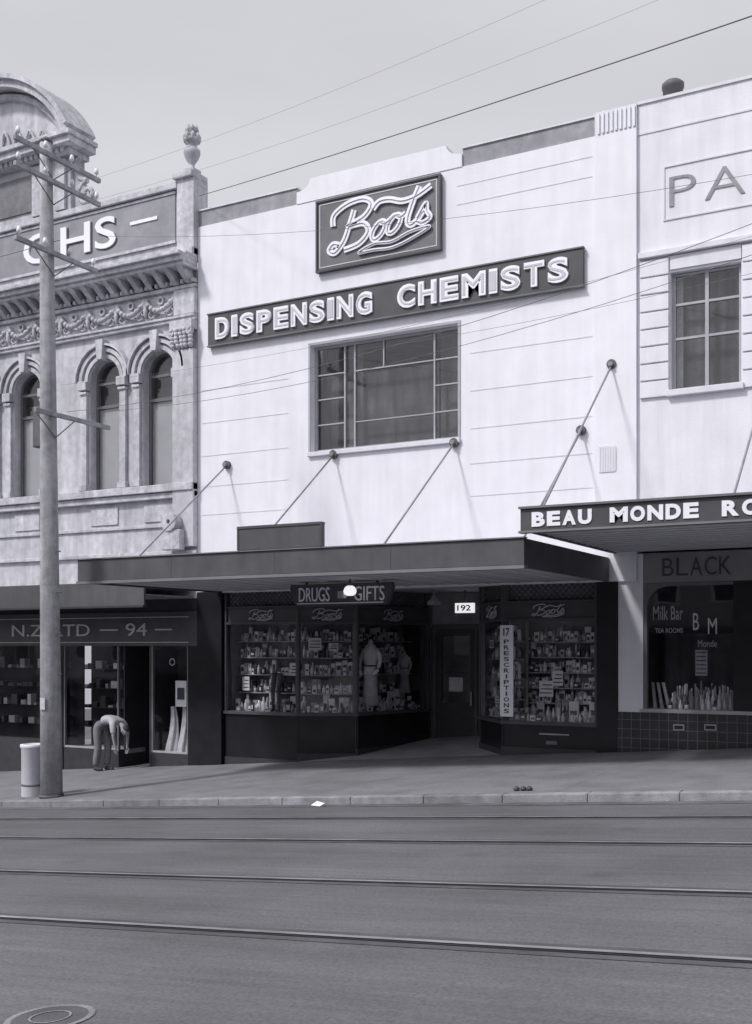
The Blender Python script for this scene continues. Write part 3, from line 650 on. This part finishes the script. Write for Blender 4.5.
while x>VX0:
    cx=x-.42
    pts=[(x-.84*t, VY-.05-.05*math.sin(math.pi*t), 7.50-.26*math.sin(math.pi*t)) for t in [i/8 for i in range(9)]]
    vb.tube('swag',M_STONE2,pts,0.045,8)
    for i in range(1,8):
        p=pts[i]; vb.lathe('swag_leaf',M_STONE2,p[0],p[1]-.02,p[2]-.06,[(0.02,0),(0.06,0.03),(0.065,0.07),(0.03,0.11)],7)
    vb.ring('rosette',M_STONE2,x,7.46,0.02,0.10,VY-.09,VY-.001,0,360,10)
    vb.lathe('swag_drop',M_STONE2,x,VY-.05,7.14,[(0.02,0),(0.05,0.08),(0.06,0.2),(0.03,0.26)],8)
    vb.ring('medallion',M_STONE2,cx,7.47,0.05,0.09,VY-.07,VY-.001,0,360,12)
    for s in (-1,1): vb.tube('scrollwork',M_STONE2,smoothpts([(cx+s*.1,VY-.03,7.2),(cx+s*.25,VY-.04,7.12),(cx+s*.34,VY-.04,7.2),(cx+s*.28,VY-.04,7.28)],3),.02,5)
    x-=0.84
course(7.62,7.70,.10)
x=VX1-0.1
while x>VX0:
    vb.hexa('modillion',M_STONE2,[(x-.13,VY-.14,7.72),(x,VY-.14,7.72),(x,VY-.002,7.70),(x-.13,VY-.002,7.70),(x-.13,VY-.5,7.98),(x,VY-.5,7.98),(x,VY-.002,7.98),(x-.13,VY-.002,7.98)],0.012)
    x-=0.34
x=VX1
while x>VX0:
    vb.box('dentil',M_STONE2,x-.07,x,VY-.16,VY-.003,7.72,7.80); x-=.14
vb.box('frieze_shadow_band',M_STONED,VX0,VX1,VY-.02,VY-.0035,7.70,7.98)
course(7.98,8.06,.50,'cornice'); course(8.06,8.16,.58,'cornice'); course(8.16,8.24,.66,'cornice'); course(8.24,8.30,.40,'cornice_top')
px1=XU(181)
vb.box('parapet',M_STONE,VX0,px1-.002,VY-.05,VW,8.30,9.78)
vb.box('parapet_cap',M_STONE2,VX0,px1-.002,VY-.16,VW+.06,9.78,9.92,0.015)
vb.box('parapet_panel',mat('parapet_panel_grey',0.30,0.8,0.15,4),VX0,px1-.10,VY-.075,VY-.051,8.70,9.70)
vb.box('parapet_panel_rim',M_STONE2,VX0,px1-.08,VY-.10,VY-.0755,9.70,9.75); vb.box('parapet_panel_rim',M_STONE2,VX0,px1-.08,VY-.10,VY-.0755,8.64,8.70)
vb.text('parapet_letters',M_LET,'C',XU(27),XU(54),8.86,9.56,VY-.076,0.01,0.02)
vb.text('parapet_letters',M_LET,'HS',XU(64),XU(119),8.86,9.56,VY-.076,0.01,0.02)
vb.text('parapet_letters_shadow',M_SIGND,'HS',XU(64)+.03,XU(119)+.03,8.83,9.53,VY-.076,0.018,0.004)
vb.box('parapet_dash',M_LET,XU(133),XU(160),VY-.1,VY-.077,9.24,9.31)
vb.box('corner_pier',M_STONE2,px1,VX1,VY-.14,VW,8.30,9.95,0.01); vb.box('corner_pier_cap',M_STONE2,px1-.07,VX1+.0,VY-.22,VW,9.95,10.08,0.015); vb.box('corner_pier_base',M_STONE2,px1-.05,VX1+.0,VY-.20,VW,8.302,8.45,0.01)
vb.box('corner_pilaster',M_STONE,XU(177),VX1,VY-.16,VY-.004,2.1,6.3,0.01)
vb.box('corner_block',M_STONE2,XU(177)-.04,VX1,VY-.22,VY-.005,6.72,6.92,0.01)
for i in range(5):
    z=6.32+i*.08
    for j in range(5): vb.lathe('capital_leaf',M_STONE2,XU(177)+.04+j*.12+rk.uniform(-.02,.02),VY-.18-.012*i,z,[(0.03,0),(0.055,0.05),(0.06,0.09),(0.02,0.1)],7)
for s in (XU(177)+.03,VX1-.05): vb.ring('capital_volute',M_STONE2,s,6.66,0.02,0.08,VY-.26,VY-.17,0,360,10)
vb.box('frieze_block',M_STONE2,XU(177),VX1,VY-.12,VY-.006,7.06,7.6,0.01)
vb.ring('console_scroll',M_STONE2,XU(180),2.62,0.05,0.2,VY-.40,VY-.17,0,360,16)
vb.box('console_block',M_STONE2,XU(172),XU(190),VY-.36,VY-.17,2.02,2.45,0.02)
ur=O('stone_urn'); X=(px1+VX1)/2
ur.box('plinth',M_STONE2,X-.14,X+.14,VY-.05,VY+.23,10.08,10.2,0.01)
ur.lathe('bowl',M_STONE2,X,VY+.09,10.2,[(0.11,0),(0.05,0.05),(0.06,0.12),(0.13,0.22),(0.18,0.34),(0.18,0.42),(0.10,0.50),(0.11,0.55),(0.18,0.6),(0.19,0.66),(0.13,0.7),(0.10,0.78),(0.15,0.84),(0.12,0.90),(0.03,0.96)],16)
for i in range(8):
    a=i*math.pi/4; ur.lathe('leaf',M_STONE2,X+.15*math.cos(a),VY+.09+.15*math.sin(a),10.78,[(0.02,0),(0.05,0.08),(0.05,.14),(0.02,0.2)],6); ur.lathe('leaf',M_STONE2,X+.11*math.cos(a),VY+.09+.11*math.sin(a),11.0,[(0.02,0),(0.04,0.05),(0.02,0.14)],6)
ac=-20.6; ah=2.75
vb.box('attic',M_STONE,ac-ah+.35,ac+ah-.35,VY-.1,VW,9.93,11.15)
for i,xx in enumerate((ac+ah-.62,ac+ah-1.35,ac-ah+.62)): vb.box('attic_pilaster',M_STONE2,xx-.15,xx+.15,VY-.18,VY-.101,9.94,11.1,0.01)
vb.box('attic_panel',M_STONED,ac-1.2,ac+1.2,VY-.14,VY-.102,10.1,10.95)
vb.box('attic_cornice',M_STONE2,ac-ah+.2,ac+ah-.2,VY-.3,VW,11.15,11.27,0.01)
x=ac-ah+.3
while x<ac+ah-.3: vb.box('attic_dentil',M_STONE2,x,x+.08,VY-.38,VY-.301,11.16,11.27); x+=.16
vb.box('attic_cornice2',M_STONE2,ac-ah,ac+ah,VY-.5,VW,11.27,11.42,0.01); vb.box('attic_cornice3',M_STONE2,ac-ah-.06,ac+ah+.06,VY-.58,VW,11.42,11.52,0.01)
Rr=3.0; cz=11.52+1.35-Rr+.35
a0=math.degrees(math.asin((11.52-cz)/Rr))
vb.ring('pediment_arch',M_STONE2,ac,cz,Rr-.16,Rr,VY-.5,VW,a0,180-a0,30)
vb.ring('pediment_arch_top',M_STONE2,ac,cz,Rr,Rr+.1,VY-.6,VW,a0+2,178-a0,30)
vb.ring('pediment_arch_in',M_STONE2,ac,cz,Rr-.34,Rr-.22,VY-.25,VW-.02,a0+4,176-a0,30)
pp=[(ac+(Rr-.1)*math.cos(math.radians(a0+(180-2*a0)*i/20)),cz+(Rr-.1)*math.sin(math.radians(a0+(180-2*a0)*i/20))) for i in range(21)]
vb.prism('tympanum',M_STONE,pp,VY-.1,VW-.05)
for i in range(9):
    t=-1.6+i*.4; vb.tube('tympanum_carving',M_STONE2,smoothpts([(ac+t-.18,VY-.13,11.65),(ac+t-.05,VY-.16,11.85+.3*math.cos(t*.9)),(ac+t+.12,VY-.14,11.75),(ac+t+.02,VY-.14,11.66)],4),.035,6)
q=[]
for i in range(30):
    t=i/29*2.6*math.pi; r=.30*(1-i/34); q.append((ac+ah+.05+r*math.cos(t+math.pi/2),VY+.02,10.25+r*math.sin(t+math.pi/2)))
vb.tube('volute',M_STONE2,q,0.055,8)
vb.tube('volute_stem',M_STONE2,smoothpts([(ac+ah+.05,VY+.02,10.55),(ac+ah-.22,VY+.02,10.68),(ac+ah-.30,VY+.02,11.0),(ac+ah-.18,VY+.02,11.12)],5),0.06,8)
vb.prism('volute_web',M_STONE,[(ac+ah-.36,9.93),(ac+ah+.25,9.93),(ac+ah+.1,10.3),(ac+ah-.2,10.62),(ac+ah-.36,11.1)],VY-.0,VY+.2)
vb.box('body',M_STONE,VX0,VX1,VW+.3,30,1.2,8.3)
ls=O('outfitter_shopfront')
LY=D+0.05
ls.box('awning_fascia',M_FASC,VX0,-14.75,17.1,17.16,0.80,1.28); ls.box('awning_soffit',M_INTG,VX0,-14.75,17.161,D-.01,1.0,1.03); ls.box('awning_deck',M_GREYBAND,VX0,-14.75,17.161,D-.01,1.24,1.27)
ls.box('awning_lip',M_DARK,VX0,-14.74,17.06,17.2,0.76,0.799)
ls.box('name_fascia',M_SIGND,VX0,-14.66,LY-.04,LY+.1,-0.02,0.72); ls.box('over_fascia',M_INT,VX0,-14.66,LY,LY+.1,0.72,1.2)
ls.box('fascia_line',M_LETG,VX0,-14.9,LY-.05,LY-.041,0.60,0.615); ls.box('fascia_line',M_LETG,VX0,-14.9,LY-.05,LY-.041,0.05,0.065)
ls.text('fascia_letters',M_LETG,'N.Z. LTD',XU(62)-1.6,XU(90),0.2,0.47,LY-.041,0.0,0.01)
ls.text('fascia_letters',M_LETG,'94',XU(126),XU(147),0.2,0.48,LY-.041,0.0,0.01)
for a,b in ((100,118),(155,172)): ls.box('fascia_dash',M_LETG,XU(a),XU(b),LY-.055,LY-.041,0.32,0.35)
for a,b in ((62,117),(150,187)):
    x0,x1=XU(a),XU(b)
    ls.gbox('stallriser',M_DARK,x0,x1,LY,LY+.2,-2.35); ls.box('frame',M_FRAME,x0,x0+.04,LY+.0,LY+.06,-2.35,-.02); ls.box('frame',M_FRAME,x1-.04,x1,LY,LY+.06,-2.35,-.02)
    ls.box('frame_rail',M_FRAMEL,x0+.04,x1-.04,LY+.0,LY+.06,-2.35,-2.31); ls.box('glass',M_GL,x0+.04,x1-.04,LY+.03,LY+.034,-2.31,-.02)
    ls.box('display_back_panel',M_INT,x0,x1,LY+.9,LY+.95,-2.6,0); ls.box('display_floor',M_G2,x0,x1,LY+.2,LY+.9,-2.45,-2.35)
ls.gbox('pier',M_BLACK,XU(187)+.002,-14.66,LY-.02,LY+.2,-.021)
ls.gbox('pier',M_BLACK,XU(54),XU(62)-.002,LY-.02,LY+.2,-.021)
ls.gbox('door',M_INT,XU(117),XU(152),LY+1.3,LY+1.35,0)
ls.gbox('door_return_wall',M_DARK,XU(117)-.04,XU(117)-.005,LY+.21,LY+1.29,0)
ls.gbox('door_return_wall',M_DARK,XU(150)-.06,XU(150)-.005,LY+.0,LY+1.29,-.021)
ls.box('door_glazing_bar',M_FRAME,XU(125),XU(127),LY+1.25,LY+1.3,-2.7,-.1)
ls.box('door_panel_light',M_FRD,XU(132),XU(144),LY+1.2,LY+1.25,-2.0,-.3)
x=XU(54)
ls.gbox('far_front',M_DARK,VX0,x-.002,LY,LY+.2,-2.2); ls.box('far_glass',M_GL,VX0,x,LY+.05,LY+.054,-2.2,-.02); ls.box('far_back',M_INT,VX0,x,LY+.9,LY+.95,-2.8,0.7)
ls.box('price_card',M_G1,XU(171),XU(182),LY+.1,LY+.11,ZV(176,707),ZV(176,681)); ls.box('price_card_print',M_G3,XU(171)+.05,XU(182)-.05,LY+.096,LY+.099,ZV(176,700),ZV(176,688))
ls.ring('emblem',M_G2,XU(170),ZV(170,662),0.06,0.08,LY+.02,LY+.028,0,360,16)
rr=random.Random(5)
for zs in (-1.9,-1.45,-1.0,-.55):
    ls.box('display_shelf',M_DARK,XU(63),XU(116),LY+.6,LY+.85,zs-.02,zs)
    for xa,xb in ((XU(64),XU(114)-.15),(VX0+.2,XU(54)-.2)):
        x=xa
        while x<xb:
            m=rr.choice([M_G4,M_G2,M_G2,M_G3,M_G3,M_G3]); w=rr.uniform(.07,.2); ls.box('shirt_box_'+m.name,m,x,x+w,LY+.62,LY+.8,zs,zs+rr.uniform(.05,.26)); x+=w+rr.uniform(.01,.2)
dr=O('draped_fabric')
for xx,hh in ((XU(163),1.0),(XU(175),1.25)):
    vs=[];fs=[];n=28;mm=8
    for j in range(mm+1):
        t=j/mm
        for i in range(n):
            a=2*math.pi*i/n; r=(0.06+0.10*t**1.1)*(1+0.25*math.sin(5*a+t*3)); vs.append((xx+r*math.cos(a)*.9+.04*math.sin(t*4),LY+.3+r*.7*math.sin(a),-2.35+hh*(1-t)))
    for j in range(mm):
        for i in range(n): fs.append((j*n+i,j*n+(i+1)%n,(j+1)*n+(i+1)%n,(j+1)*n+i))
    dr.add('folds',M_G4,vs,fs,0,True)

# ------------------------------------------------------------------ POLE
po=O('utility_pole'); PY=13.85; PX=XU(51.5,PY); zb=zp(PX,PY)
top=8.65
lean=XU(46,PY)-PX
def PP(z): t=(z-zb)/(top-zb); return (PX+lean*t,PY,z)
po.tube('shaft',M_WOOD,[PP(zb-.1),PP(zb+2.5),PP(3),PP(6),PP(top)],0.19,18,0.105)
po.lathe('cap',M_IRON,PP(top)[0],PY,top,[(0.12,0),(0.11,0.04),(0.03,0.10)],14)
po.tube('base_band',M_IRON,[PP(zb),PP(zb+.05)],0.21,18)
def arm(z,y0,y1,ins=True,th=0.035):
    X=PP(z)[0]+.15
    po.box('crossarm',M_WOOD,X-th,X+th,y0,y1,z-.04,z+.04,0.008)
    if ins:
        n=4
        for i in range(n):
            y=y0+.08+(y1-y0-.16)*i/(n-1)
            po.lathe('insulator',M_G1,X,y,z+.04,[(0.01,0),(0.01,.06),(0.035,.06),(0.04,.11),(0.025,.16),(0.01,.17)],8)
    po.tube('brace',M_IRON,[(X+.02,PY,z-.4),(X+.02,PY+.45,z-.04)],0.010,5); po.tube('brace',M_IRON,[(X+.02,PY,z-.4),(X+.02,PY-.45,z-.04)],0.010,5)
arm(8.38,13.0,15.0); arm(7.95,13.0,15.0); arm(6.72,13.0,14.9); arm(3.95,13.4,15.2,False,0.025)
po.box('switch_box',M_IRON,PX-.33,PX-.1,PY-.12,PY+.12,3.4,4.1,0.02)
for z in (0.2,0.9,1.6,-0.5): po.tube('climbing_step',M_IRON,[PP(z),(PP(z)[0]+.26,PY,z)],0.012,5)
po.box('number_plate',M_G4,PX-.06,PX+.05,PY-.205,PY-.19,-1.1,-.9)
tb=O('litter_bin'); X=XU(31,13.9); zb2=zp(X,13.9)
tb.lathe('body',M_TRIM,X,13.95,zb2,[(0.19,0),(0.2,0.02),(0.2,.85),(0.22,.87),(0.22,.92),(0.15,.93),(0.14,.8)],20); tb.tube('band',M_FRAME,[(X,13.95,zb2+.2),(X,13.95,zb2+.24)],0.205,20)
wr=O('overhead_wires')
def P3(u,v,Y): return Vector((XU(u,Y),Y,ZV(u,v,Y)))
def wire(a,b,sag=0.1,r=0.008,part='wire'):
    pts=[]
    for i in range(17):
        t=i/16; p=a.lerp(b,t); p.z-=sag*4*t*(1-t); pts.append(p)
    wr.tube(part,M_WIRE,pts,r,5)
wire(P3(199,196,18.6),P3(790,3,11.5),0.05,0.008)
wire(P3(98,236,15.0),P3(800,166,12.5),0.25,0.003)
wire(P3(97,178,15.2),P3(800,-120,13.2),0.2,0.0018)
wire(P3(96,200,15.2),P3(800,-60,13.2),0.2,0.0018)
wire(P3(100,412,15.2),P3(800,238,13.0),0.35,0.004)
wire(P3(66,412,13.6),P3(800,205,12.0),0.35,0.004)
wire(P3(340,352,18.6),P3(800,262,14.0),0.1,0.003)
wire(P3(60,385,13.9),P3(800,222,12.5),0.25,0.0022)
wire(P3(30,160,13.0),P3(-200,230,18),0.1,0.006); wire(P3(60,240,13.9),P3(-200,300,18),0.1,0.006)

# ------------------------------------------------------------------ opposite side of the street (seen in reflections)
ob_=O('opposite_shop_row')
ro=random.Random(21); x=-60
while x<45:
    w=ro.uniform(7,11); h=ro.uniform(4.5,7.5); zb=zr(x+w/2)
    mm=[M_GREYBAND,M_STONE,M_STONED][ro.randrange(3)]
    ob_.box('wall_'+mm.name,mm,x,x+w-.01,-22,-13,zb-3,zb+h+2)
    ob_.box('cornice',M_STONE2,x,x+w-.02,-13.3,-13.001,zb+h+1.6,zb+h+1.9)
    ob_.box('awning',M_FASC,x+.1,x+w-.1,-12.9,-10.2,zb+3.1,zb+3.45)
    ob_.box('shopfront',M_INT,x+.3,x+w-.3,-12.999,-12.95,zb-1,zb+3.0)
    n=int(w/2.2)
    for i in range(n):
        xx=x+(i+.5)*w/n; ob_.box('window',M_BLACK,xx-.5,xx+.5,-12.98,-12.96,zb+4.6,zb+6.4); ob_.box('window_surround',M_TRIM,xx-.6,xx+.6,-12.999,-12.985,zb+4.5,zb+6.5)
    x+=w

# ------------------------------------------------------------------ PERSON bending
def person(name,px,py,K=1.08):
    root=bpy.data.objects.new(name,None); bpy.context.collection.objects.link(root)
    gz=zp(px,py)
    def skin(part,m,verts,edges,rad,rootidx=0,sub=2):
        me=bpy.data.meshes.new(part); me.from_pydata([(px+x*K,py+y*K,gz+z*K) for x,y,z in verts],edges,[]); me.materials.append(m)
        ob=bpy.data.objects.new(part,me); bpy.context.collection.objects.link(ob); ob.parent=root
        ob.modifiers.new('s','SKIN').use_smooth_shade=True
        for i,r in enumerate(rad):
            sv=me.skin_vertices[0].data[i]; sv.radius=r if isinstance(r,tuple) else (r,r); sv.use_root=(i==rootidx)
        sm=ob.modifiers.new('ss','SUBSURF'); sm.levels=sub; sm.render_levels=sub
        return ob
    V=[(0.0,0,0.93),(-.02,-.1,.88),(.02,-.1,.5),(-.05,-.1,.09),(-.02,.1,.88),(.10,.1,.5),(.06,.1,.09),(.07,0,1.0)]
    skin('trousers',M_TROU,V,[(0,1),(1,2),(2,3),(0,4),(4,5),(5,6),(0,7)],[(.14,.13),.105,.085,.08,.105,.085,.08,.14])
    V=[(.04,0,.98),(.2,0,1.07),(.38,0,1.05),(.50,0,.98),(.46,-.17,.98),(.50,-.19,.76),(.46,.17,.98),(.54,.19,.76)]
    skin('shirt',M_SHIRT,V,[(0,1),(1,2),(2,3),(2,4),(4,5),(2,6),(6,7)],[(.15,.12),(.15,.12),(.15,.12),.07,.075,.06,.075,.06])
    for s,xx in ((-1,.50),(1,.54)):
        V=[(xx,s*.19,.80),(xx,s*.18,.70),(xx+.02,s*.15,.50),(xx+.02,s*.15,.44)]
        skin('forearm',M_SKIN,V,[(0,1),(1,2),(2,3)],[.042,.042,.028,.03])
        for f in range(4):
            b=(xx+.02+(f-1.5)*.02,s*.15,.44); L=(.07,.085,.09,.075)[f]
            skin('finger',M_SKIN,[b,(b[0],b[1]-s*.01,b[2]-L*.5),(b[0],b[1]-s*.03,b[2]-L)],[(0,1),(1,2)],[.010,.009,.007],0,1)
        skin('thumb',M_SKIN,[(xx+.045,s*.15,.48),(xx+.075,s*.14,.45),(xx+.08,s*.13,.42)],[(0,1),(1,2)],[.011,.010,.008],0,1)
    V=[(.50,0,.98),(.57,0,.93),(.62,0,.86),(.66,0,.79),(.68,0,.75)]
    skin('head',M_SKIN,V,[(0,1),(1,2),(2,3),(3,4)],[.055,.055,.09,.085,.05])
    skin('nose',M_SKIN,[(.60,0,.78),(.575,0,.77)],[(0,1)],[.016,.01],0,1)
    for s in (-1,1):
        skin('ear',M_SKIN,[(.64,s*.085,.84),(.635,s*.1,.81)],[(0,1)],[.018,.014],0,1)
        skin('eye',M_HAIR,[(.585,s*.032,.80),(.58,s*.032,.80)],[(0,1)],[.009,.008],0,1)
    skin('mouth',M_HAIR,[(.612,-.02,.735),(.612,.02,.735)],[(0,1)],[.006,.006],0,1)
    skin('hair',M_HAIR,[(.60,0,.93),(.67,0,.88),(.71,0,.80)],[(0,1),(1,2)],[.07,.085,.06])
    for y,x in ((-.1,-.05),(.1,.06)):
        skin('shoe',M_HAIR,[(x-.05,y,.05),(x+.07,y,.045),(x+.19,y,.035)],[(0,1),(1,2)],[.05,.045,.035])
person('bending_man',XU(101,18.2),18.2)

for o in ALL: o.build()
# ------------------------------------------------------------------ light
el=math.radians(48)
az=math.radians(-28)
sx,sy=math.sin(az),-math.cos(az)
sd=Vector((sx*math.cos(el),sy*math.cos(el),math.sin(el)))
sun=bpy.data.lights.new('sun','SUN'); sun.energy=2.5; sun.angle=math.radians(7); sun.color=(1,0.985,0.97)
so=bpy.data.objects.new('sun',sun); bpy.context.collection.objects.link(so); so.rotation_euler=sd.to_track_quat('Z','Y').to_euler()
w=bpy.data.worlds.new('World'); bpy.context.scene.world=w; w.use_nodes=True; N=w.node_tree.nodes; L=w.node_tree.links
bg=N['Background']; sk=N.new('ShaderNodeTexSky'); sk.sky_type='NISHITA'; sk.sun_disc=False; sk.sun_elevation=el; sk.sun_rotation=math.atan2(sd.x,sd.y)
sk.air_density=1.0; sk.dust_density=4.0
bw=N.new('ShaderNodeRGBToBW'); L.new(sk.outputs[0],bw.inputs[0])
tc=N.new('ShaderNodeTexCoord'); mp=N.new('ShaderNodeMapping'); mp.inputs['Scale'].default_value=(1,1,3.5); L.new(tc.outputs['Generated'],mp.inputs[0])
nz=N.new('ShaderNodeTexNoise'); nz.inputs['Scale'].default_value=1.6; nz.inputs['Detail'].default_value=5; L.new(mp.outputs[0],nz.inputs['Vector'])
mr=N.new('ShaderNodeMapRange'); mr.inputs[1].default_value=.3; mr.inputs[2].default_value=.7; mr.inputs[3].default_value=3.3; mr.inputs[4].default_value=4.1; L.new(nz.outputs['Fac'],mr.inputs[0])
ad=N.new('ShaderNodeMath'); ad.operation='MULTIPLY_ADD'; L.new(bw.outputs[0],ad.inputs[0]); ad.inputs[1].default_value=0.4; L.new(mr.outputs[0],ad.inputs[2])
vm=N.new('ShaderNodeVectorMath'); vm.operation='SCALE'; vm.inputs[0].default_value=(0.98,0.98,1.05); L.new(ad.outputs[0],vm.inputs['Scale'])
L.new(vm.outputs[0],bg.inputs[0]); bg.inputs[1].default_value=0.15
cam=bpy.data.cameras.new('cam'); co=bpy.data.objects.new('camera',cam); bpy.context.collection.objects.link(co)
co.location=(0,0,0); co.rotation_euler=(math.pi/2,0,TH); cam.sensor_width=36; cam.sensor_fit='AUTO'; cam.lens=F/1024*36
cam.shift_y=(HOR-512)/1024; cam.clip_end=3000; cam.clip_start=0.05
bpy.context.scene.camera=co
sc=bpy.context.scene; sc.view_settings.view_transform='Standard'; sc.view_settings.look='None'; sc.view_settings.exposure=0
